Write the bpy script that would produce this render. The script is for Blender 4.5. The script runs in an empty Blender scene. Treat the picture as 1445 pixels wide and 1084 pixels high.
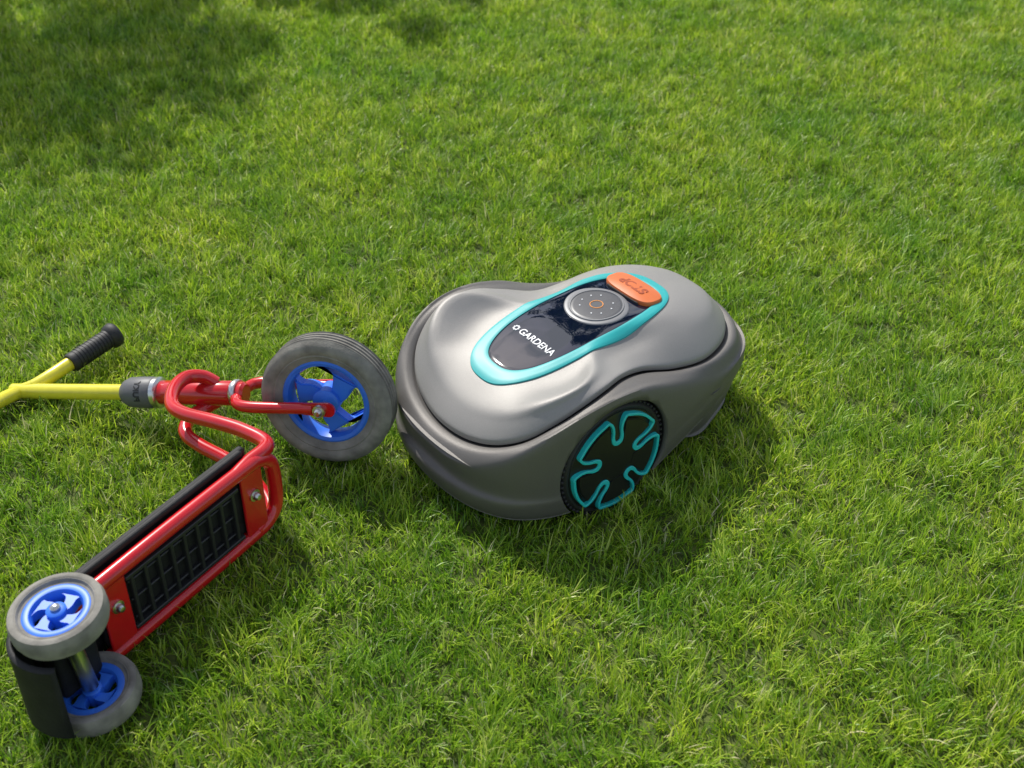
import bpy, bmesh, math, random
from mathutils import Vector, Matrix, noise
from mathutils.bvhtree import BVHTree
random.seed(7)
sc=bpy.context.scene
sc.view_settings.view_transform='Standard'
sc.view_settings.look='None'
sc.view_settings.exposure=0
R=math.radians

# ---------------- materials ----------------
def mat(name,col,rough=.5,metal=0,coat=0,bump=0,bscale=400,var=0,vscale=30,spec=.5,roughvar=0,ior=None):
    m=bpy.data.materials.new(name); m.use_nodes=True
    nt=m.node_tree; p=nt.nodes['Principled BSDF']
    p.inputs['Base Color'].default_value=(*col,1)
    p.inputs['Roughness'].default_value=rough
    p.inputs['Metallic'].default_value=metal
    p.inputs['Coat Weight'].default_value=coat
    p.inputs['Coat Roughness'].default_value=.08
    p.inputs['Specular IOR Level'].default_value=spec
    if ior: p.inputs['IOR'].default_value=ior
    tc=nt.nodes.new('ShaderNodeTexCoord')
    if bump:
        n=nt.nodes.new('ShaderNodeTexNoise'); n.inputs['Scale'].default_value=bscale
        n.inputs['Detail'].default_value=3
        b=nt.nodes.new('ShaderNodeBump'); b.inputs['Strength'].default_value=bump
        b.inputs['Distance'].default_value=.001
        nt.links.new(tc.outputs['Object'],n.inputs['Vector'])
        nt.links.new(n.outputs['Fac'],b.inputs['Height'])
        nt.links.new(b.outputs['Normal'],p.inputs['Normal'])
    if var:
        n=nt.nodes.new('ShaderNodeTexNoise'); n.inputs['Scale'].default_value=vscale
        n.inputs['Detail'].default_value=5
        nt.links.new(tc.outputs['Object'],n.inputs['Vector'])
        r=nt.nodes.new('ShaderNodeValToRGB')
        r.color_ramp.elements[0].position=.3; r.color_ramp.elements[1].position=.7
        r.color_ramp.elements[0].color=(*[c*(1-var) for c in col],1)
        r.color_ramp.elements[1].color=(*[min(1,c*(1+var)) for c in col],1)
        nt.links.new(n.outputs['Fac'],r.inputs['Fac'])
        nt.links.new(r.outputs['Color'],p.inputs['Base Color'])
        if roughvar:
            mr=nt.nodes.new('ShaderNodeMapRange')
            mr.inputs['To Min'].default_value=rough-roughvar; mr.inputs['To Max'].default_value=rough+roughvar
            nt.links.new(n.outputs['Fac'],mr.inputs['Value'])
            nt.links.new(mr.outputs['Result'],p.inputs['Roughness'])
    return m
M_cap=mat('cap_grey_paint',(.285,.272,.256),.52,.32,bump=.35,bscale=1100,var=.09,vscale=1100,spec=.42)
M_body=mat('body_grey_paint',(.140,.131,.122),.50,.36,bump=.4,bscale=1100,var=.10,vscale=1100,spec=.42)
M_dark=mat('dark_plastic',(.018,.018,.019),.6,bump=.2,bscale=500)
M_black=mat('wheel_black_plastic',(.012,.012,.013),.36,bump=.05,bscale=300)
M_cyan=mat('turquoise_plastic',(.016,.36,.36),.45)
M_cyan2=mat('turquoise_trim_plastic',(.02,.52,.52),.42)  # same turquoise, colour lightened to offset shade on the wheel face
M_glass=mat('window_gloss',(.003,.006,.018),.03,spec=.5,ior=2.0)
M_dial=mat('dial_grey',(.20,.20,.205),.42,metal=.1)
M_dial2=mat('dial_dark',(.08,.08,.085),.4)
M_white=mat('white_print',(.75,.75,.75),.5)
M_amber=mat('amber_print',(.8,.30,.05),.5)
M_orange=mat('orange_plastic',(.60,.14,.03),.42,var=.05)
M_orange2=mat('orange_emboss',(.34,.06,.012),.45)
M_rub=mat('grey_rubber',(.22,.208,.182),.85,bump=.5,bscale=250,var=.30,vscale=45,spec=.3)
M_blue=mat('blue_plastic',(.035,.17,.74),.42,var=.08,spec=.4)
M_red=mat('red_lacquer',(.56,.007,.012),.24,coat=.6,var=.10,vscale=25)
M_yel=mat('yellow_lacquer',(.70,.63,.035),.34,coat=.35,var=.08,vscale=60)
M_chr=mat('zinc_metal',(.62,.62,.60),.28,metal=1,var=.1)
M_deck=mat('black_deck_plastic',(.014,.014,.015),.62,bump=.4,bscale=200,var=.3,vscale=40,spec=.3)
M_rib=mat('deck_rib_plastic',(.022,.022,.023),.42,bump=.2,bscale=200)
M_clamp=mat('clamp_grey_plastic',(.11,.11,.115),.5)

# ---------------- helpers ----------------
def empty(name,loc=(0,0,0),rotz=0):
    e=bpy.data.objects.new(name,None); e.location=loc; e.rotation_euler=(0,0,rotz)
    sc.collection.objects.link(e); e.empty_display_size=.1; return e
def mk(name,verts,faces,m,parent=None,smooth=True,ang=None,mats=None):
    me=bpy.data.meshes.new(name); me.from_pydata([tuple(v) for v in verts],[],faces)
    bm=bmesh.new(); bm.from_mesh(me)
    bmesh.ops.remove_doubles(bm,verts=bm.verts,dist=1e-5)
    bmesh.ops.recalc_face_normals(bm,faces=bm.faces)
    if smooth:
        for f in bm.faces: f.smooth=True
        a=R(ang or 40)
        for e in bm.edges:
            if len(e.link_faces)==2 and e.calc_face_angle(0)>a: e.smooth=False
    bm.to_mesh(me); bm.free()
    o=bpy.data.objects.new(name,me); sc.collection.objects.link(o)
    if mats:
        for x in mats: me.materials.append(x)
    else: me.materials.append(m)
    if parent: o.parent=parent
    return o
def cr(p0,p1,p2,p3,t):
    return .5*((2*p1)+(-p0+p2)*t+(2*p0-5*p1+4*p2-p3)*t*t+(-p0+3*p1-3*p2+p3)*t**3)
def spline(pts,n,closed=False):
    pts=[Vector(p) for p in pts]; L=len(pts); out=[]
    segs=L if closed else L-1
    for i in range(segs):
        if closed: q=[pts[(i+k-1)%L] for k in range(4)]
        else: q=[pts[max(0,min(L-1,i+k-1))] for k in range(4)]
        for j in range(n): out.append(cr(*q,j/n))
    if not closed: out.append(pts[-1].copy())
    return out
def sweep(name,pts,r,m,parent=None,n=14,seg=8,raw=False,closed=False,taper=None):
    path=[Vector(p) for p in pts] if raw else spline(pts,seg,closed)
    L=len(path); V=[];F=[]
    t0=(path[1]-path[0]).normalized()
    ref=Vector((0,0,1)) if abs(t0.z)<.9 else Vector((1,0,0))
    a=t0.cross(ref).normalized()
    for i,p in enumerate(path):
        if closed: t=(path[(i+1)%L]-path[i-1]).normalized()
        else: t=(path[min(L-1,i+1)]-path[max(0,i-1)]).normalized()
        a=(a-t*a.dot(t)).normalized(); b=t.cross(a)
        rr=r if not taper else r+(taper-r)*i/(L-1)
        for k in range(n):
            an=2*math.pi*k/n
            V.append(p+a*math.cos(an)*rr+b*math.sin(an)*rr)
    for i in range(L if closed else L-1):
        j=(i+1)%L
        for k in range(n):
            F.append((i*n+k,i*n+(k+1)%n,j*n+(k+1)%n,j*n+k))
    if not closed:
        F.append(tuple(range(n))[::-1]); F.append(tuple((L-1)*n+k for k in range(n)))
    return mk(name,V,F,m,parent)
def axmat(origin,axis,ref=(0,0,1)):
    z=Vector(axis).normalized(); ref=Vector(ref)
    x=ref.cross(z)
    if x.length<.05: x=Vector((1,0,0))-z*z.x
    x.normalize(); y=z.cross(x)
    return Matrix(((x.x,y.x,z.x,origin[0]),(x.y,y.y,z.y,origin[1]),(x.z,y.z,z.z,origin[2]),(0,0,0,1)))
def lathe(name,prof,m,mtx,parent=None,n=64,closed=True):
    V=[];F=[];L=len(prof)
    for r,h in prof:
        for k in range(n):
            a=2*math.pi*k/n; V.append(mtx@Vector((r*math.cos(a),r*math.sin(a),h)))
    for i in range(L if closed else L-1):
        j=(i+1)%L
        for k in range(n): F.append((i*n+k,i*n+(k+1)%n,j*n+(k+1)%n,j*n+k))
    return mk(name,V,F,m,parent)
def rbox(name,size,mtx,m,parent=None,bev=.003,seg=2):
    bm=bmesh.new(); bmesh.ops.create_cube(bm,size=1)
    for v in bm.verts: v.co=Vector((v.co.x*size[0],v.co.y*size[1],v.co.z*size[2]))
    if bev: bmesh.ops.bevel(bm,geom=bm.edges[:],offset=bev,segments=seg,affect='EDGES',profile=.5)
    bm.transform(mtx); me=bpy.data.meshes.new(name)
    for f in bm.faces: f.smooth=len(f.verts)==4 and f.calc_area()<bev*bev*20
    bm.to_mesh(me); bm.free(); me.materials.append(m)
    o=bpy.data.objects.new(name,me); sc.collection.objects.link(o)
    if parent: o.parent=parent
    return o
def join(objs,name):
    bpy.ops.object.select_all(action='DESELECT')
    for o in objs: o.select_set(True)
    bpy.context.view_layer.objects.active=objs[0]
    bpy.ops.object.join(); objs[0].name=name; return objs[0]
def prism(name,outline,h0,h1,mtx,m,parent=None,bev=.0012):
    bm=bmesh.new(); vs=[bm.verts.new((p[0],p[1],h0)) for p in outline]
    f=bm.faces.new(vs); r=bmesh.ops.extrude_face_region(bm,geom=[f])
    for v in [g for g in r['geom'] if isinstance(g,bmesh.types.BMVert)]: v.co.z=h1
    bmesh.ops.recalc_face_normals(bm,faces=bm.faces)
    if bev:
        ed=[e for e in bm.edges if abs(e.verts[0].co.z-e.verts[1].co.z)<1e-7]
        bmesh.ops.bevel(bm,geom=ed,offset=bev,segments=2,affect='EDGES')
    bm.transform(mtx); me=bpy.data.meshes.new(name)
    for f in bm.faces: f.smooth=len(f.verts)==4
    for e in bm.edges:
        if len(e.link_faces)==2 and e.calc_face_angle(0)>R(40): e.smooth=False
    bm.to_mesh(me); bm.free(); me.materials.append(m)
    o=bpy.data.objects.new(name,me); sc.collection.objects.link(o)
    if parent: o.parent=parent
    return o

# ---------------- mower ----------------
TH=37; O=(.026,-.168,0)
mower=empty('robotic_lawn_mower',O,R(TH))
E=[(-.155,0,.124),(-.150,.05,.127),(-.136,.098,.140),(-.110,.135,.160),(-.072,.156,.184),(-.030,.163,.200),(.012,.157,.204),(.055,.141,.196),(.105,.129,.180),(.160,.138,.166),(.220,.141,.160),(.285,.114,.156),(.330,.064,.155),(.345,0,.155)]
Mx=[(-.188,0),(-.184,.055),(-.170,.105),(-.142,.147),(-.098,.174),(-.045,.186),(.015,.189),(.075,.187),(.135,.181),(.2,.171),(.265,.156),(.325,.124),(.358,.073),(.370,0)]
C=[(-.118,0,.158),(-.115,.045,.162),(-.104,.090,.177),(-.083,.122,.197),(-.053,.141,.210),(-.018,.143,.215),(.018,.124,.210),(.06,.096,.197),(.115,.087,.193),(.17,.093,.198),(.225,.096,.196),(.275,.079,.191),(.305,.042,.189),(.312,0,.188)]
def fz(u):
    P=[(-.2,.14),(-.1,.173),(-.05,.184),(0,.194),(.05,.202),(.1,.207),(.15,.209),(.2,.208),(.25,.204),(.3,.194),(.35,.18)]
    for a,b in zip(P,P[1:]):
        if u<=b[0]: t=(u-a[0])/(b[0]-a[0]); return a[1]+(b[1]-a[1])*t
    return P[-1][1]
def lp(a,b,t): return a+(b-a)*t
NS=14
def level(fn): return [Vector(fn(i)) for i in range(NS)]
def full(half,n=8):
    ctrl=half+[Vector((p.x,-p.y,p.z)) for p in half[-2:0:-1]]
    return spline(ctrl,n,True)
def loft(levels,sub=4):
    rings=[full(l) for l in levels]; L=len(rings); N=len(rings[0]); out=[]
    for i in range(L-1):
        q=[rings[max(0,min(L-1,i+k-1))] for k in range(4)]
        for j in range(sub):
            out.append([cr(q[0][k],q[1][k],q[2][k],q[3][k],j/sub) for k in range(N)])
    out.append(rings[-1]); V=[];F=[]
    for r in out: V+=r
    for i in range(len(out)-1):
        for k in range(N): F.append((i*N+k,i*N+(k+1)%N,(i+1)*N+(k+1)%N,(i+1)*N+k))
    return V,F
fw=[max(0,1-i/5) for i in range(NS)]
rw=[max(0,min(1,(i-7)/3)) for i in range(NS)]
ww=[0,0,.15,.5,.85,1,1,.9,.6,.3,.1,0,0,0]
def cap_levels():
    T=[];T2=[];S=[]
    for i in range(NS):
        u=lp(C[i][0],.09,.22); T.append(Vector((u,C[i][1]*.70,fz(u))))
        u=lp(C[i][0],.09,.42); T2.append(Vector((u,C[i][1]*.32,fz(u)+.0015)))
        u=lp(C[i][0],.09,.55); S.append(Vector((u,0,fz(u)+.002)))
    return [
     level(lambda i:(lp(E[i][0],.09,.06),E[i][1]*.93,E[i][2]-.007)),
     level(lambda i:(lp(E[i][0],.09,.006),E[i][1]*.994,E[i][2]-.0065)),
     level(lambda i:(E[i][0],E[i][1],E[i][2]-.0048)),
     level(lambda i:(E[i][0],E[i][1],E[i][2]-.001)),
     level(lambda i:(lp(E[i][0],C[i][0],.07),lp(E[i][1],C[i][1],.07),lp(E[i][2],C[i][2],.09)+.0015)),
     level(lambda i:(lp(E[i][0],C[i][0],.5),lp(E[i][1],C[i][1],.5),lp(E[i][2],C[i][2],.60))),
     level(lambda i:C[i]),T,T2,S]
V,F=loft(cap_levels(),4)
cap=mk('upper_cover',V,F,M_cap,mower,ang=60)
bvh=BVHTree.FromPolygons([tuple(v) for v in V],F)
def surf(x,y):
    h=bvh.ray_cast(Vector((x,y,1)),Vector((0,0,-1)))
    return h[0].z if h[0] else .2
ctr=.09
def body_levels():
    def m(i,k,z): return (lp(Mx[i][0],ctr,1-k),Mx[i][1]*k,z)
    zb=lambda i:.028+.052*rw[i]
    return [
     level(lambda i:(lp(Mx[i][0],ctr,.6),0,zb(i)+.02)),
     level(lambda i:m(i,.60,zb(i)+.02)),
     level(lambda i:m(i,.93,zb(i))),
     level(lambda i:m(i,.965,zb(i)+.001)),
     level(lambda i:m(i,.985,zb(i)+.010)),
     level(lambda i:m(i,1.0,.060+.044*rw[i])),
     level(lambda i:m(i,1-.036*fw[i],.072+.043*rw[i])),
     level(lambda i:m(i,1.0-.018*fw[i],lp(.096,.112,1-fw[i])+.014*rw[i])),
     level(lambda i:(lp(Mx[i][0],E[i][0],.18-.10*ww[i]),lp(Mx[i][1],E[i][1],.15-.03*ww[i]),E[i][2]-lp(lp(.030,.020,fw[i]),.0125,ww[i]))),
     level(lambda i:(lp(Mx[i][0],E[i][0],.50),lp(Mx[i][1],E[i][1],.45),E[i][2]-lp(.0100,.0070,ww[i]))),
     level(lambda i:(lp(Mx[i][0],E[i][0],.84),lp(Mx[i][1],E[i][1],.84),E[i][2]-lp(.0085,.0070,ww[i]))),
     level(lambda i:(lp(E[i][0],ctr,.02),E[i][1]*.98,E[i][2]-.0115)),
     level(lambda i:(lp(E[i][0],ctr,.2),E[i][1]*.8,E[i][2]-.02)),
     level(lambda i:(lp(E[i][0],ctr,.5),0,E[i][2]-.02))]
V,F=loft(body_levels(),4)
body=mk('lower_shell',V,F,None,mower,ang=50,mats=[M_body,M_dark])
WU,WZ,WR=.013,.0885,.091
cuts=[]
for s in (-1,1):
    mt=axmat((WU,s*.125,WZ),(0,s,0))
    V=[];F=[];n=96
    for h,rr in ((0,.0965),(.052,.0965),(.064,.0985),(.2,.112)):
        for k in range(n):
            a=2*math.pi*k/n; V.append(mt@Vector((rr*math.cos(a),rr*math.sin(a),h)))
    for j in range(3):
        for k in range(n): F.append((j*n+k,j*n+(k+1)%n,(j+1)*n+(k+1)%n,(j+1)*n+k))
    F.append(tuple(range(n))[::-1]); F.append(tuple(range(3*n,4*n)))
    c=mk('cutter',V,F,None,None,mats=[M_body,M_dark])
    for p in c.data.polygons: p.material_index=1 if abs(p.center.y)<.170 else 0
    cuts.append(c)
bpy.context.view_layer.update()
for c in cuts: c.matrix_world=mower.matrix_world
bpy.context.view_layer.update()
for c in cuts:
    md=body.modifiers.new('b','BOOLEAN'); md.operation='DIFFERENCE'; md.object=c; md.solver='EXACT'
bpy.context.view_layer.objects.active=body
for md in list(body.modifiers): bpy.ops.object.modifier_apply(modifier=md.name)
for c in cuts: bpy.data.objects.remove(c)
def chl(k,z): return level(lambda i:(lp(Mx[i][0],ctr,1-k),Mx[i][1]*k*(.62 if 3<=i<=8 else 1),z))
V,F=loft([chl(.01,.030),chl(.84,.030),chl(.90,.034),chl(.945,.060),chl(.955,.10),chl(.9,.11),chl(.01,.11)],3)
mk('inner_shell',V,F,M_body,mower)
for k,s in enumerate((-1,1)):
    mt=axmat((.275,s*.085,.030),(0,s,0))
    lathe('caster_wheel_%d'%(k+1),[(0,.012),(.02,.012),(.029,.008),(.031,0),(.029,-.008),(.02,-.012),(0,-.012)],M_dark,mt,mower,32,False)
def ribbon(name,pts,wf,h0,h1,mtx,m,parent):
    L=len(pts); V=[];F=[]
    for i,p in enumerate(pts):
        t=(pts[(i+1)%L]-pts[i-1]).normalized(); nrm=Vector((-t.y,t.x,0)); w=wf(p)/2
        for (o_,h) in ((-w,h0),(-w,h1-.0008),(-w+.0008,h1),(w-.0008,h1),(w,h1-.0008),(w,h0)):
            V.append(mtx@(Vector((p.x,p.y,0))+nrm*o_+Vector((0,0,h))))
    for i in range(L):
        j=(i+1)%L
        for k in range(5): F.append((i*6+k,i*6+k+1,j*6+k+1,j*6+k))
    return mk(name,V,F,m,parent)
for wi,s in enumerate((-1,1)):
    mt=axmat((WU,s*.181,WZ),(0,s,0))@Matrix.Scale(.968,4,(1,0,0))@Matrix.Scale(.968,4,(0,1,0))
    parts=[]
    parts.append(lathe('d',[(0,.004),(.018,.005),(.045,.0035),(.066,.001),(.084,-.002),(.086,-.006),(.086,-.05),(0,-.05)],M_black,mt,None,96,False))
    ty=[(.085,-.003),(.089,-.002),(.0925,-.005),(.094,-.010),(.094,-.038),(.092,-.046),(.085,-.048)]
    parts.append(lathe('t',ty,M_dark,mt,None,96))
    for k in range(60):
        a=2*math.pi*k/60
        for hh in (-.008,-.024,-.040):
            c=mt@Matrix.Rotation(a+(hh*40),4,'Z')@Matrix.Translation((.0945,0,hh))
            parts.append(rbox('k',(.005,.0045,.009),c,M_dark,None,.0012,1))
    w=join(parts,'drive_wheel_%d'%(wi+1)); w.parent=mower
    pts=[];Ra=.0795
    for k in range(5):
        f=R(92)+k*2*math.pi/5
        er=Vector((math.cos(f),math.sin(f),0)); el=Vector((-math.sin(f),math.cos(f),0))
        f1=f+2*math.pi/5
        seq=[(Ra-.0015,-.0165),(Ra-.010,-.0098),(.058,-.0075),(.046,-.0083),(.038,-.0060),(.0352,0),(.038,.0060),(.046,.0083),(.058,.0075),(Ra-.010,.0098),(Ra-.0015,.0165)]
        for r_,l_ in seq: pts.append(er*r_+el*l_)
        b=math.asin(.0165/Ra)
        for q in range(1,8):
            a=lp(f+b,f1-b,q/8)
            pts.append(Vector((math.cos(a),math.sin(a),0))*Ra)
    pts=spline(pts,4,True)
    def wf(p):
        r_=p.length
        return .0043 if r_>.055 else lp(.0075,.0043,max(0,(r_-.035)/.02))
    ribbon('turquoise_trim_%d'%(wi+1),pts,wf,-.006,.0062,mt,M_cyan2,mower)
    for k in range(5):
        f=R(92)+(k+.5)*2*math.pi/5
        o=[]
        for q in range(13):
            a=f+lp(-.42,.42,q/12); o.append((math.cos(a)*.072,math.sin(a)*.072))
        for q in range(7):
            a=f+lp(.30,-.30,q/6); o.append((math.cos(a)*.030,math.sin(a)*.030))
        prism('wheel_petal_%d_%d'%(wi+1,k+1),o,-.004,.0048,mt,M_black,mower,.0015)
def drape(name,cx,hx,hy,ex,off,m,inner=0,n=96,rings=10,edge=.0015,dome=0,shift=0):
    V=[];F=[]
    def pt(t,k):
        c,s_=math.cos(t),math.sin(t)
        return cx+hx*k*math.copysign(abs(c)**(2/ex),c), hy*k*math.copysign(abs(s_)**(2/ex),s_)
    rows=[]
    if inner:
        w=inner
        L=[(w*(1-i/6), off if 0<i<6 else off-.001) for i in range(7)]
        for d,h in [(w,-.003)]+L+[(0,-.003)]:
            row=[]; sh=shift*d/w
            for k in range(n):
                t=2*math.pi*k/n; c,s_=math.cos(t),math.sin(t)
                x=cx+sh+(hx-d-sh)*math.copysign(abs(c)**(2/ex),c); y=(hy-d)*math.copysign(abs(s_)**(2/ex),s_)
                row.append(Vector((x,y,surf(x,y)+h)))
            rows.append(row)
    else:
        for i in range(rings+1):
            k_=i/rings; row=[]
            for k in range(n):
                x,y=pt(2*math.pi*k/n,max(k_,.001)); h=off+dome*(1-k_*k_)
                row.append(Vector((x,y,surf(x,y)+h)))
            rows.append(row)
        for kk,h in ((1.0+.0012/hy,off-edge*.5),(1.0+.0016/hy,off-edge),(1.0+.0016/hy,-.003)):
            row=[]
            for k in range(n):
                x,y=pt(2*math.pi*k/n,kk); row.append(Vector((x,y,surf(x,y)+h)))
            rows.append(row)
    for r_ in rows: V+=r_
    for i in range(len(rows)-1):
        for k in range(n): F.append((i*n+k,i*n+(k+1)%n,(i+1)*n+(k+1)%n,(i+1)*n+k))
    return mk(name,V,F,m,mower,ang=35)
WC=.078
drape('turquoise_frame',WC,.168,.078,2.6,.0032,M_cyan,inner=.0160,n=192,shift=.006)
drape('display_window',WC+.006,.1475,.0632,2.6,.0012,M_glass,rings=16)
DC=.125
drape('dial_base',DC,.046,.049,2,.0028,M_dial)
drape('dial_rim',DC,.0415,.0415,2,.0044,M_dial,inner=.003)
drape('dial_pad',DC,.038,.038,2,.0036,M_dial2)
drape('dial_ring_light',DC,.0105,.0105,2,.0044,M_amber,inner=.0014,n=40)
drape('stop_button',.199,.0235,.0490,3.0,.0075,M_orange,dome=.003,edge=.003)
drape('stop_groove',.176,.0028,.034,2.2,.0045,M_dark)
def text(name,s,size,m,fn,bold=0):
    cu=bpy.data.curves.new(name,'FONT'); cu.body=s; cu.size=size; cu.align_x='CENTER'; cu.align_y='CENTER'; cu.extrude=.0006; cu.offset=bold
    o=bpy.data.objects.new(name,cu); sc.collection.objects.link(o); bpy.context.view_layer.update()
    me=bpy.data.meshes.new_from_object(o.evaluated_get(bpy.context.evaluated_depsgraph_get()))
    bpy.data.objects.remove(o)
    for v in me.vertices: v.co=fn(v.co)
    me.materials.clear(); me.materials.append(m)
    for p in me.polygons: p.material_index=0
    o=bpy.data.objects.new(name,me); sc.collection.objects.link(o); return o
def onwin(uc,yc,off,flip=1):
    def f(c):
        x=uc+flip*c.y; y=yc-flip*c.x
        return Vector((x,y,surf(x,y)+off+c.z))
    return f
t=text('logo_lettering','GARDENA',.0165,M_white,onwin(.006,-.008,.0018),bold=.0001); t.parent=mower
t=text('stop_lettering','STOP',.022,M_orange2,onwin(.199,0,.0098,-1),bold=.0008); t.parent=mower
dp_=[]
for k in range(8):
    a=k*math.pi/4
    x=.006+.0042*math.cos(a); y=.040+.0042*math.sin(a)
    dp_.append(lathe('lg',[(0,.001),(.0016,.0005),(.0018,-.001)],M_white,Matrix.Translation((x,y,surf(x,y)+.0018)),None,10,False))
lg=join(dp_,'logo_mark'); lg.parent=mower
ic=[]
for a in (0.6,1.2,1.9,2.55,3.7,4.3,5.1,5.7):
    x=DC+.025*math.cos(a); y=.025*math.sin(a)
    ic.append(lathe('ic',[(0,.0006),(.0011,.0005),(.0013,-.001)],M_white,Matrix.Translation((x,y,surf(x,y)+.0042)),None,10,False))
icj=join(ic,'dial_icons'); icj.parent=mower

# ---------------- scooter ----------------
sct=empty('kick_scooter',(0,0,0))
P0=Vector((-.507,-.125,.074)); dc=Vector((-.945,.266,-.186)).normalized()
nW=Vector((-.22,-.965,.14)).normalized(); CW=Vector((-.270,-.186,.110))
col=lambda t:P0+dc*t
sweep('steering_tube',[col(.0),col(.315)],.0125,M_yel,sct,n=20,raw=True)
def along(name,t0,t1,prof,m):
    pr=[(0,0)]+[(r,f*(t1-t0)) for f,r in prof]+[(0,t1-t0)]
    return lathe(name,pr,m,axmat(col(t0),dc),sct,36,False)
along('head_tube',-.095,.04,[(0,.017),(.02,.019),(.98,.019),(1,.017)],M_red)
along('head_ring_front',-.103,-.093,[(0,.020),(.2,.0215),(.8,.0215),(1,.020)],M_chr)
along('head_ring_rear',.034,.046,[(0,.0215),(.2,.0245),(.8,.0245),(1,.022)],M_chr)
along('handlebar_clamp',.045,.103,[(0,.023),(.05,.0245),(.4,.0245),(.75,.0235),(.92,.019),(1,.0145)],M_clamp)
camdir=Vector((.2,-.78,.62)); camdir=(camdir-dc*camdir.dot(dc)).normalized()
side=dc.cross(camdir)
def oncl(c):
    return col(.066)+(dc*(-c.y))+(camdir*math.cos(c.x/.0247)+side*math.sin(c.x/.0247))*(.0246+c.z)
t=text('clamp_lettering','PUKY',.0135,M_dark,oncl,bold=.0004); t.parent=sct
J=col(.30)
sweep('handlebar',[J,(-.768,-.042,.026),(-.744,-.022,.033),(-.722,.008,.036),(-.70,.036,.038)],.0115,M_yel,sct,n=18)
sweep('handlebar_far',[J,(-.805,-.075,.026),(-.822,-.115,.034),(-.838,-.155,.04),(-.85,-.19,.045)],.0115,M_yel,sct,n=18)
def grip(nm,a,b):
    a=Vector(a);b=Vector(b);L=(b-a).length
    pr=[(0,0),(.0150,0),(.0165,.003)]
    x=.006
    while x<L-.02:
        pr+=[(.0165,x),(.0165,x+.004),(.0156,x+.0045),(.0156,x+.0060)]; x+=.0062
    pr+=[(.0165,L-.018),(.0205,L-.014),(.0215,L-.008),(.0215,L-.003),(.019,L),(.008,L+.002),(0,L+.002)]
    lathe(nm,pr,M_dark,axmat(a,b-a),sct,32,False)
grip('grip_1',(-.722,.006,.036),(-.665,.084,.044))
grip('grip_2',(-.85,-.185,.044),(-.885,-.28,.055))
def scooter_wheel(pref,c,axis,ro,ri,w,spokes=3,rot=0,tread=True):
    mt=axmat(c,axis)@Matrix.Rotation(rot,4,'Z'); h=w/2
    pr=[(ri-.002,-h*.62),(ri+.003,-h*.70),(lp(ri,ro,.30),-h*.93),(lp(ri,ro,.36),-h*.90),(lp(ri,ro,.42),-h*.97),(lp(ri,ro,.62),-h),(lp(ri,ro,.86),-h*.88),(ro-.0015,-h*.66)]
    if tread:
        for g in (-.5,-.17,.17,.5):
            pr+=[(ro,h*(g-.12)),(ro-.002,h*(g-.07)),(ro-.002,h*(g+.07)),(ro,h*(g+.12))]
    else: pr+=[(ro,-h*.4),(ro,h*.4)]
    pr+=[(ro-.0015,h*.66),(lp(ri,ro,.86),h*.88),(lp(ri,ro,.62),h),(lp(ri,ro,.42),h*.97),(lp(ri,ro,.36),h*.90),(lp(ri,ro,.30),h*.93),(ri+.003,h*.70),(ri-.002,h*.62)]
    lathe(pref+'_tyre',pr,M_rub,mt,sct,96)
    rim=[(ri,-h*.66),(ri-.003,-h*.74),(ri-.008,-h*.66),(ri-.011,-h*.3),(ri-.011,h*.3),(ri-.008,h*.66),(ri-.003,h*.74),(ri,h*.66)]
    parts=[lathe('r',rim,M_blue,mt,None,80)]
    hb=ri*.30
    parts.append(lathe('h',[(0,-h*.8),(hb*.8,-h*.8),(hb,-h*.7),(hb,h*.7),(hb*.8,h*.82),(0,h*.82)],M_blue,mt,None,40,False))
    r0=hb*.7; r1=ri-.009
    sl=math.pi/spokes
    small=ro<.08
    for k in range(spokes):
        a0=2*math.pi*k/spokes
        lo=[];hi=[]
        nq=12 if not small else 7
        for q in range(nq+1):
            tt=q/nq; r_=lp(r0,r1,tt); mid=a0+tt*.65
            hw=lp(.66,.40,min(1,tt*1.5)) if tt<.66 else lp(.40,.64,((tt-.66)/.34)**1.6)
            hw*=sl*.98
            lo.append((r_,mid-hw)); hi.append((r_,mid+hw))
        o=lo+hi[::-1]
        o=[(r_*math.cos(a),r_*math.sin(a)) for r_,a in o]
        parts.append(prism('s',o,-h*.42,h*.42,mt,M_blue,None,0 if small else .0022))
    j=join(parts,pref+'_hub'); j.parent=sct
    return mt
scooter_wheel('front_wheel',CW,nW,.101,.067,.046,3,rot=.5)
Pc=col(-.10)
f=(CW-Pc).normalized()
for k,s in enumerate((1,-1)):
    a=nW*s
    sweep('fork_arm_%d'%(k+1),[Pc-f*.012+a*.004,Pc+f*.004+a*.018,Pc+f*.014+a*.034,Pc+f*.040+a*.041,CW-f*.035+a*.037,CW-f*.012+a*.036],.0088,M_red,sct,n=14)
    o=[(math.cos(R(x))*.011,math.sin(R(x))*.011+ .012) for x in range(0,181,20)]+[(math.cos(R(x))*.009,math.sin(R(x))*.009-.026) for x in range(180,361,20)]
    q=nW.cross(f).normalized(); c=CW+a*.038
    M2=Matrix(((q.x,f.x,a.x,c.x),(q.y,f.y,a.y,c.y),(q.z,f.z,a.z,c.z),(0,0,0,1)))
    prism('dropout_%d'%(k+1),o,-.003,.003,M2,M_red,sct,.001)
    lathe('axle_nut_%d'%(k+1),[(0,.016),(.004,.0155),(.0062,.013),(.0066,.009),(.0095,.0085),(.0095,.003),(0,.003)],M_chr,axmat(CW+a*.038,a),sct,24,False)
sweep('front_axle',[CW-nW*.04,CW+nW*.04],.005,M_chr,sct,raw=True)
lathe('fork_crown',[(0,0),(.016,0),(.018,.003),(.018,.010),(.014,.014),(0,.014)],M_red,axmat(Pc-f*.001,f),sct,28,False)
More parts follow.
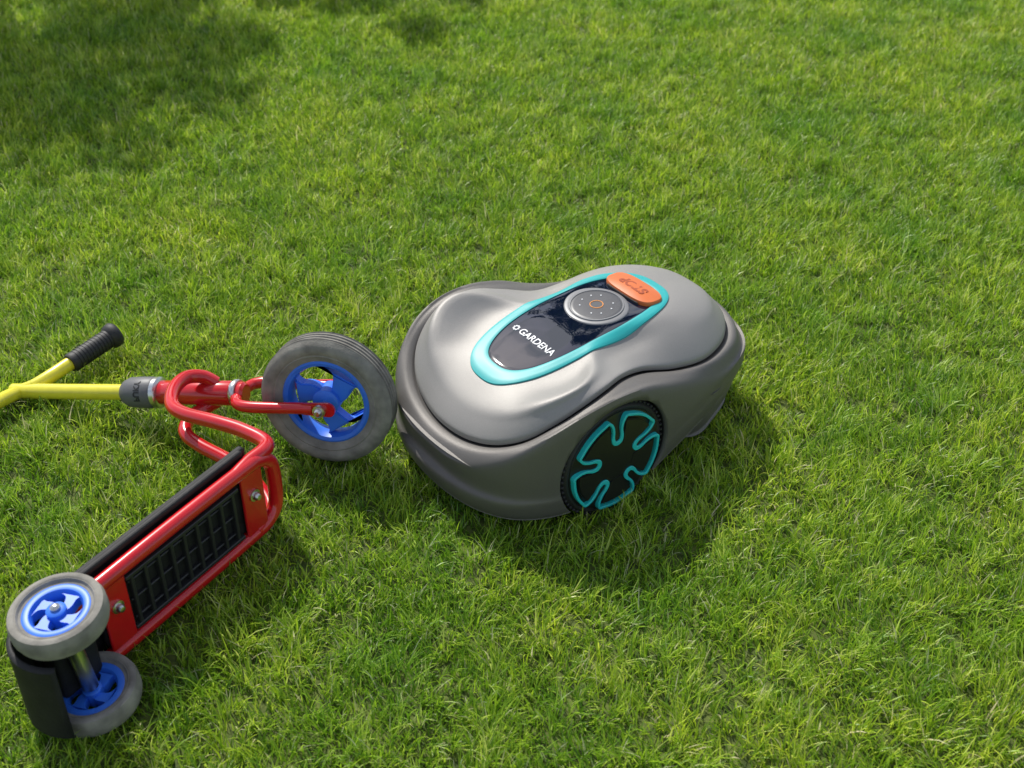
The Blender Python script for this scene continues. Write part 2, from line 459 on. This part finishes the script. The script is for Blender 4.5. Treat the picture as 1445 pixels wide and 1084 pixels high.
A0=Vector((-.335,-.352,0)); dd=Vector((-.54,-.84,0)).normalized(); nn=Vector((.84,-.54,0)).normalized()
D=lambda s,n,z:A0+dd*s+nn*n+Vector((0,0,z))
RT=.0105
sweep('frame_tube_upper',[(-.448,-.136,.100),(-.466,-.136,.112),(-.488,-.148,.119),(-.499,-.178,.121),(-.494,-.218,.122),(-.470,-.246,.126),(-.42,-.275,.134),(-.372,-.303,.139),D(-.012,-.008,.142),D(.03,-.004,.142),D(.06,0,.141)],RT,M_red,sct,n=18)
sweep('frame_tube_lower',[(-.448,-.14,.070),(-.468,-.146,.060),(-.486,-.166,.058),(-.488,-.2,.056),(-.462,-.226,.052),(-.412,-.256,.045),(-.372,-.292,.038),D(-.005,-.012,.03),D(.04,0,.026)],RT,M_red,sct,n=18)
loop=[D(.36,.0,.138),D(.2,0,.141),D(.05,0,.141),D(.02,0,.139),D(.0,0,.128),D(-.008,0,.108),D(-.008,0,.06),D(0,0,.038),D(.02,0,.026),D(.05,0,.024),D(.2,0,.022),D(.36,.0,.022)]
sweep('deck_rail',loop,RT,M_red,sct,n=18,seg=8)
def dm(s,n,z): 
    c=D(s,n,z)
    return Matrix(((dd.x,nn.x,0,c.x),(dd.y,nn.y,0,c.y),(0,0,1,c.z),(0,0,0,1)))
rbox('deck_board',(.37,.012,.146),dm(.205,-.022,.084),M_deck,sct,.005,3)
rbox('deck_board_lip',(.35,.010,.010),dm(.205,-.016,.154),M_deck,sct,.004,3)
rbox('deck_underside',(.26,.008,.094),dm(.175,-.006,.082),M_deck,sct,.002,1)
ribs=[]
for k in range(9):
    ribs.append(rbox('rb',(.005,.010,.082),dm(.075+.0225*k,.002,.082),M_rib,None,.001,1))
for z in (.052,.082,.112):
    ribs.append(rbox('rb',(.19,.006,.003),dm(.165,.0005,z),M_rib,None,.001,1))
ribs.append(rbox('rb',(.20,.012,.006),dm(.165,.002,.124),M_rib,None,.001,1))
ribs.append(rbox('rb',(.20,.012,.006),dm(.165,.002,.040),M_rib,None,.001,1))
rj=join(ribs,'deck_ribs'); rj.parent=sct
for k,s in enumerate((.038,.285)):
    rbox('cross_plate_%d'%(k+1),(.040,.005,.104),dm(s,.004,.082),M_red,sct,.002,2)
    lathe('deck_bolt_%d'%(k+1),[(0,.011),(.004,.010),(.0058,.007),(.006,.003),(.009,.0025),(.009,0)],M_chr,axmat(D(s,.0065,.095),nn),sct,20,False)
rbox('rear_bracket',(.060,.030,.10),dm(.362,.006,.085),M_deck,sct,.006,2)
wt=Vector((-.514,-.684,.172)); wb=Vector((-.503,-.676,.030)); ax=(wt-wb).normalized()
sweep('rear_axle',[wb-ax*.02,wt+ax*.012],.004,M_chr,sct,raw=True)
scooter_wheel('rear_wheel_upper',wt,ax,.056,.039,.030,4,tread=False)
scooter_wheel('rear_wheel_lower',wb,ax,.056,.039,.030,4,tread=False)
lathe('rear_axle_nut',[(0,.008),(.004,.007),(.006,.005),(.006,0)],M_chr,axmat(wt+ax*.010,ax),sct,20,False)
lathe('rear_spacer',[(0,0),(.010,0),(.010,.11),(0,.11)],M_chr,axmat(wb+ax*.016,ax),sct,20,False)
V=[];F=[];nf=20
for i in range(nf+1):
    a=lp(R(-10),R(130),i/nf)
    base=(-nn*math.cos(a)*1+dd*math.sin(a))
    for z in (.03,.035,.145,.150):
        rr=.063 if z in(.035,.145) else .058
        V.append(Vector((wt.x,wt.y,0))+base*rr+Vector((0,0,z)))
for i in range(nf):
    for k in range(3): F.append((i*4+k,i*4+k+1,(i+1)*4+k+1,(i+1)*4+k))
mg=mk('rear_mudguard',V,F,M_deck,sct); so=mg.modifiers.new('s','SOLIDIFY'); so.thickness=.003

# ---------------- ground & grass ----------------
def ground_material():
    m=bpy.data.materials.new('lawn_soil'); m.use_nodes=True; nt=m.node_tree; p=nt.nodes['Principled BSDF']
    p.inputs['Roughness'].default_value=.95
    g=nt.nodes.new('ShaderNodeNewGeometry')
    n=nt.nodes.new('ShaderNodeTexNoise'); n.inputs['Scale'].default_value=60; n.inputs['Detail'].default_value=6
    r=nt.nodes.new('ShaderNodeValToRGB'); r.color_ramp.elements[0].position=.35; r.color_ramp.elements[1].position=.65
    r.color_ramp.elements[0].color=(.035,.055,.008,1); r.color_ramp.elements[1].color=(.12,.15,.028,1)
    nt.links.new(g.outputs['Position'],n.inputs['Vector']); nt.links.new(n.outputs['Fac'],r.inputs['Fac']); nt.links.new(r.outputs['Color'],p.inputs['Base Color'])
    return m
gp=mk('ground',[(-300,-300,0),(300,-300,0),(300,300,0),(-300,300,0)],[(0,1,2,3)],ground_material(),smooth=False)
def blade_material():
    m=bpy.data.materials.new('grass_blades'); m.use_nodes=True; nt=m.node_tree; N=nt.nodes; Lk=nt.links
    p=N['Principled BSDF']; out=N['Material Output']
    p.inputs['Roughness'].default_value=.40; p.inputs['Specular IOR Level'].default_value=.5
    at=N.new('ShaderNodeAttribute'); at.attribute_name='rnd'
    r=N.new('ShaderNodeValToRGB'); e=r.color_ramp.elements
    e[0].position=0; e[0].color=(.12,.25,.012,1)
    e[1].position=1; e[1].color=(.74,.68,.40,1)
    for pos,c in ((.35,(.26,.44,.020)),(.70,(.46,.63,.032)),(.92,(.60,.73,.08)),(.96,(.70,.66,.32))):
        x=e.new(pos); x.color=(*c,1)
    Lk.new(at.outputs['Fac'],r.inputs['Fac'])
    g=N.new('ShaderNodeNewGeometry')
    n=N.new('ShaderNodeTexNoise'); n.inputs['Scale'].default_value=3.6; n.inputs['Detail'].default_value=7; n.inputs['Roughness'].default_value=.68
    Lk.new(g.outputs['Position'],n.inputs['Vector'])
    mr=N.new('ShaderNodeMapRange'); mr.inputs['From Min'].default_value=.36; mr.inputs['From Max'].default_value=.64
    Lk.new(n.outputs['Fac'],mr.inputs['Value'])
    r2=N.new('ShaderNodeValToRGB'); r2.color_ramp.elements[0].color=(.56,.74,.70,1); r2.color_ramp.elements[1].color=(1.14,1.05,1.15,1)
    Lk.new(mr.outputs['Result'],r2.inputs['Fac'])
    mx=N.new('ShaderNodeMix'); mx.data_type='RGBA'; mx.blend_type='MULTIPLY'; mx.inputs['Factor'].default_value=1
    Lk.new(r.outputs['Color'],mx.inputs['A']); Lk.new(r2.outputs['Color'],mx.inputs['B'])
    col=mx.outputs['Result']
    Lk.new(col,p.inputs['Base Color'])
    tr=N.new('ShaderNodeBsdfTranslucent'); 
    hs=N.new('ShaderNodeHueSaturation'); hs.inputs['Value'].default_value=1.1; hs.inputs['Hue'].default_value=.497
    Lk.new(col,hs.inputs['Color']); Lk.new(hs.outputs['Color'],tr.inputs['Color'])
    ms=N.new('ShaderNodeMixShader'); ms.inputs['Fac'].default_value=.45
    Lk.new(p.outputs[0],ms.inputs[1]); Lk.new(tr.outputs[0],ms.inputs[2]); Lk.new(ms.outputs[0],out.inputs['Surface'])
    return m
M_grass=blade_material()
tcol=bpy.data.collections.new('grass_patches')
TS=.5
def patch(idx,nb):
    V=[];F=[];rn=[]; sn=math.sin; cs=math.cos; U=random.uniform
    off=Vector((idx*17.3,idx*5.1,0))
    for b in range(nb):
        bx=U(-TS/2,TS/2); by=U(-TS/2,TS/2)
        q=Vector((bx,by,0))
        ed=min(1,(TS/2-max(abs(bx),abs(by)))/.05)
        n1=noise.noise(q*24+off)*ed; n2=noise.noise(q*9+off*2)*ed; n3=noise.noise(q*38+off*3)*ed
        if n3<-.24 and random.random()<.7: continue
        hs=1+.65*n1+.40*n2
        broad=random.random()<.05
        L=U(.016,.038)*hs*(1.4 if random.random()<.07 else 1)
        w=U(.0010,.0022)
        if broad: w*=1.7; L*=.75
        da=U(0,6.283)
        if random.random()<.5: da=n2*9+n3*4+U(-.8,.8)+idx
        dx,dy=cs(da),sn(da)
        l0=U(0,.8); l1=l0+U(.2,1.45)
        sa=da+1.5708+U(-.8,.8); sx,sy=cs(sa),sn(sa)
        x,y,z=bx,by,-.002; n=3; i0=len(V)
        c=min(.93,max(0,random.random()**1.1+.35*n1-.02))
        if random.random()<.045: c=U(.95,1)
        for k in range(n+1):
            t=k/n
            if k<n:
                ww=w*(1-t**2.2)*(.75+.5*min(1,t*3))/2
                V.append((x-sx*ww,y-sy*ww,z)); V.append((x+sx*ww,y+sy*ww,z))
            else: V.append((x,y,z))
            an=l0+(l1-l0)*t; s_=sn(an)*L/n
            x+=dx*s_; y+=dy*s_; z+=cs(an)*L/n
        for k in range(n-1):
            q_=i0+2*k; F.append((q_,q_+1,q_+3,q_+2)); rn.append(c)
        q_=i0+2*(n-1); F.append((q_,q_+1,q_+2)); rn.append(c)
    me=bpy.data.meshes.new('patch_%d'%idx); me.from_pydata(V,[],F)
    at=me.attributes.new('rnd','FLOAT','FACE'); at.data.foreach_set('value',rn)
    me.polygons.foreach_set('use_smooth',[True]*len(F))
    me.materials.append(M_grass)
    o=bpy.data.objects.new('patch_%d'%idx,me); tcol.objects.link(o)
for i in range(8): patch(i,16500)
V=[]
ix0,ix1,iy0,iy1=-8,8,-5,11
for i in range(ix0,ix1):
    for j in range(iy0,iy1): V.append(((i+.5)*TS,(j+.5)*TS,.001))
me=bpy.data.meshes.new('lawn_grass'); me.from_pydata(V,[],[]); me.materials.append(M_grass)
grass=bpy.data.objects.new('lawn_grass',me); sc.collection.objects.link(grass)
ng=bpy.data.node_groups.new('grass_scatter','GeometryNodeTree')
ng.interface.new_socket('Geometry',in_out='INPUT',socket_type='NodeSocketGeometry')
ng.interface.new_socket('Geometry',in_out='OUTPUT',socket_type='NodeSocketGeometry')
N=ng.nodes; Lk=ng.links
gi=N.new('NodeGroupInput'); go=N.new('NodeGroupOutput')
ci=N.new('GeometryNodeCollectionInfo'); ci.inputs['Collection'].default_value=tcol; ci.inputs['Separate Children'].default_value=True; ci.inputs['Reset Children'].default_value=True
ip=N.new('GeometryNodeInstanceOnPoints'); ip.inputs['Pick Instance'].default_value=True
rv=N.new('FunctionNodeRandomValue'); rv.data_type='INT'; rv.inputs[4].default_value=0; rv.inputs[5].default_value=3; rv.inputs['Seed'].default_value=4
mm=N.new('ShaderNodeMath'); mm.operation='MULTIPLY'; mm.inputs[1].default_value=math.pi/2
cx=N.new('ShaderNodeCombineXYZ')
ri=N.new('FunctionNodeRandomValue'); ri.data_type='INT'; ri.inputs[4].default_value=0; ri.inputs[5].default_value=7; ri.inputs['Seed'].default_value=11
Lk.new(gi.outputs[0],ip.inputs['Points']); Lk.new(ci.outputs[0],ip.inputs['Instance'])
Lk.new(rv.outputs[2],mm.inputs[0]); Lk.new(mm.outputs[0],cx.inputs[2]); Lk.new(cx.outputs[0],ip.inputs['Rotation'])
Lk.new(ri.outputs[2],ip.inputs['Instance Index'])
Lk.new(ip.outputs[0],go.inputs[0])
md=grass.modifiers.new('scatter','NODES'); md.node_group=ng

# ---------------- bush and tree ----------------
def leafmat():
    m=bpy.data.materials.new('leaves'); m.use_nodes=True; nt=m.node_tree; p=nt.nodes['Principled BSDF']
    g=nt.nodes.new('ShaderNodeNewGeometry'); r=nt.nodes.new('ShaderNodeValToRGB')
    r.color_ramp.elements[0].color=(.03,.07,.012,1); r.color_ramp.elements[1].color=(.09,.15,.03,1)
    nt.links.new(g.outputs['Random Per Island'],r.inputs['Fac']); nt.links.new(r.outputs['Color'],p.inputs['Base Color'])
    p.inputs['Roughness'].default_value=.5
    return m
M_leaf=leafmat(); M_bark=mat('bark',(.10,.075,.05),.9,bump=1,bscale=30,var=.3)
def leaves(name,clumps,n,size,parent):
    V=[];F=[]
    for i in range(n):
        c,r=random.choice(clumps)
        d=Vector((random.gauss(0,1),random.gauss(0,1),random.gauss(0,1))).normalized()*r*random.random()**.45
        p=Vector(c)+d
        if p.z<.04: continue
        a=Vector((random.gauss(0,1),random.gauss(0,1),random.gauss(0,1))).normalized(); b=a.orthogonal().normalized(); s=size*random.uniform(.6,1.3)
        k=len(V); V+=[p-a*s,p+b*s*.45,p+a*s,p-b*s*.45]; F.append((k,k+1,k+2,k+3))
    me=bpy.data.meshes.new(name); me.from_pydata([tuple(v) for v in V],[],F); me.materials.append(M_leaf)
    o=bpy.data.objects.new(name,me); sc.collection.objects.link(o); o.parent=parent
random.seed(21)
bush=empty('garden_bush')
BX,BY=-1.80,2.50
cl=[]
for i in range(60):
    a=random.uniform(0,6.28); rr_=random.random()**.5; z=random.uniform(.25,1.85)
    k=math.sqrt(max(.05,1-((z-.9)/1.15)**2))
    cl.append((Vector((BX+.62*k*rr_*math.cos(a),BY+.45*k*rr_*math.sin(a),z)),random.uniform(.10,.22)))
# loose side shoots towards the right
for i in range(12):
    cl.append((Vector((BX+random.uniform(.5,1.15),BY+random.uniform(.15,.5),random.uniform(.9,1.5))),random.uniform(.06,.13)))
leaves('foliage',cl,12000,.030,bush)
for i in range(14):
    c=cl[-1-i][0] if i<12 else random.choice(cl)[0]
    sweep('stem_%d'%(i+1),[(BX,BY,-.02),(lp(BX,c.x,.4),lp(BY,c.y,.4),c.z*.5),c],.012,M_bark,bush,n=7,seg=4,taper=.003)
tree=empty('garden_tree')
tb=Vector((.35,8.8,0)); cl=[]
sweep('trunk',[tb,tb+Vector((.05,0,1.6)),tb+Vector((-.05,.05,3.4)),tb+Vector((0,0,8.0))],.22,M_bark,tree,n=12,taper=.05)
for i in range(62):
    a=random.uniform(0,6.28); z=random.uniform(3.6,10.2); k=math.sqrt(max(.05,1-((z-6.9)/3.6)**2))*1.9*random.uniform(.3,1)
    cl.append((tb+Vector((k*math.cos(a),k*math.sin(a),z)),random.uniform(.30,.62)))
leaves('crown',cl,24000,.085,tree)
for i in range(15):
    c=cl[i*4][0]; sweep('limb_%d'%(i+1),[tb+Vector((0,0,max(2.2,c.z-1.6))),lp(tb+Vector((0,0,c.z-.6)),c,.5),c],.05,M_bark,tree,n=8,seg=4,taper=.015)

# ---------------- light, sky, camera ----------------
EL=48; sd=Vector((-.47,.883,0)).normalized()
sv=Vector((sd.x*math.cos(R(EL)),sd.y*math.cos(R(EL)),math.sin(R(EL))))
su=bpy.data.lights.new('sun','SUN'); su.energy=5.0; su.angle=R(.53); su.color=(1,.965,.90)
so=bpy.data.objects.new('sun',su); sc.collection.objects.link(so); so.rotation_euler=(-sv).to_track_quat('-Z','Y').to_euler()
w=bpy.data.worlds.new('World'); sc.world=w; w.use_nodes=True
nt=w.node_tree; bg=nt.nodes['Background']; sk=nt.nodes.new('ShaderNodeTexSky'); sk.sky_type='NISHITA'; sk.sun_disc=False
sk.sun_elevation=R(EL); sk.sun_rotation=math.atan2(sd.x,sd.y); sk.air_density=1; sk.dust_density=1.0; sk.ozone_density=1.2
# scattered fair-weather clouds in the sky
tc=nt.nodes.new('ShaderNodeTexCoord'); sx=nt.nodes.new('ShaderNodeSeparateXYZ'); nt.links.new(tc.outputs['Generated'],sx.inputs[0])
ad=nt.nodes.new('ShaderNodeMath'); ad.operation='ADD'; ad.inputs[1].default_value=.12; nt.links.new(sx.outputs[2],ad.inputs[0])
mxm=nt.nodes.new('ShaderNodeMath'); mxm.operation='MAXIMUM'; mxm.inputs[1].default_value=.05; nt.links.new(ad.outputs[0],mxm.inputs[0])
dv=nt.nodes.new('ShaderNodeVectorMath'); dv.operation='DIVIDE'
cb=nt.nodes.new('ShaderNodeCombineXYZ')
for k in range(3): nt.links.new(mxm.outputs[0],cb.inputs[k])
nt.links.new(tc.outputs['Generated'],dv.inputs[0]); nt.links.new(cb.outputs[0],dv.inputs[1])
cn=nt.nodes.new('ShaderNodeTexNoise'); cn.inputs['Scale'].default_value=5.0; cn.inputs['Detail'].default_value=7; cn.inputs['Roughness'].default_value=.58
nt.links.new(dv.outputs[0],cn.inputs['Vector'])
cr_=nt.nodes.new('ShaderNodeValToRGB'); cr_.color_ramp.elements[0].position=.47; cr_.color_ramp.elements[1].position=.58
nt.links.new(cn.outputs['Fac'],cr_.inputs['Fac'])
cm_=nt.nodes.new('ShaderNodeMix'); cm_.data_type='RGBA'; cm_.inputs['B'].default_value=(6.6,6.8,7.2,1)
nt.links.new(cr_.outputs['Color'],cm_.inputs['Factor']); nt.links.new(sk.outputs[0],cm_.inputs['A'])
nt.links.new(cm_.outputs['Result'],bg.inputs[0]); bg.inputs[1].default_value=.135
cam=bpy.data.cameras.new('camera'); co=bpy.data.objects.new('camera',cam); sc.collection.objects.link(co); sc.camera=co
cam.sensor_width=36; cam.lens=44.82; cam.clip_end=1000; cam.clip_start=.05
co.location=(0,-1.699,1.234); co.rotation_euler=(R(54),0,0)
cam.dof.use_dof=True; cam.dof.focus_distance=1.85; cam.dof.aperture_fstop=6
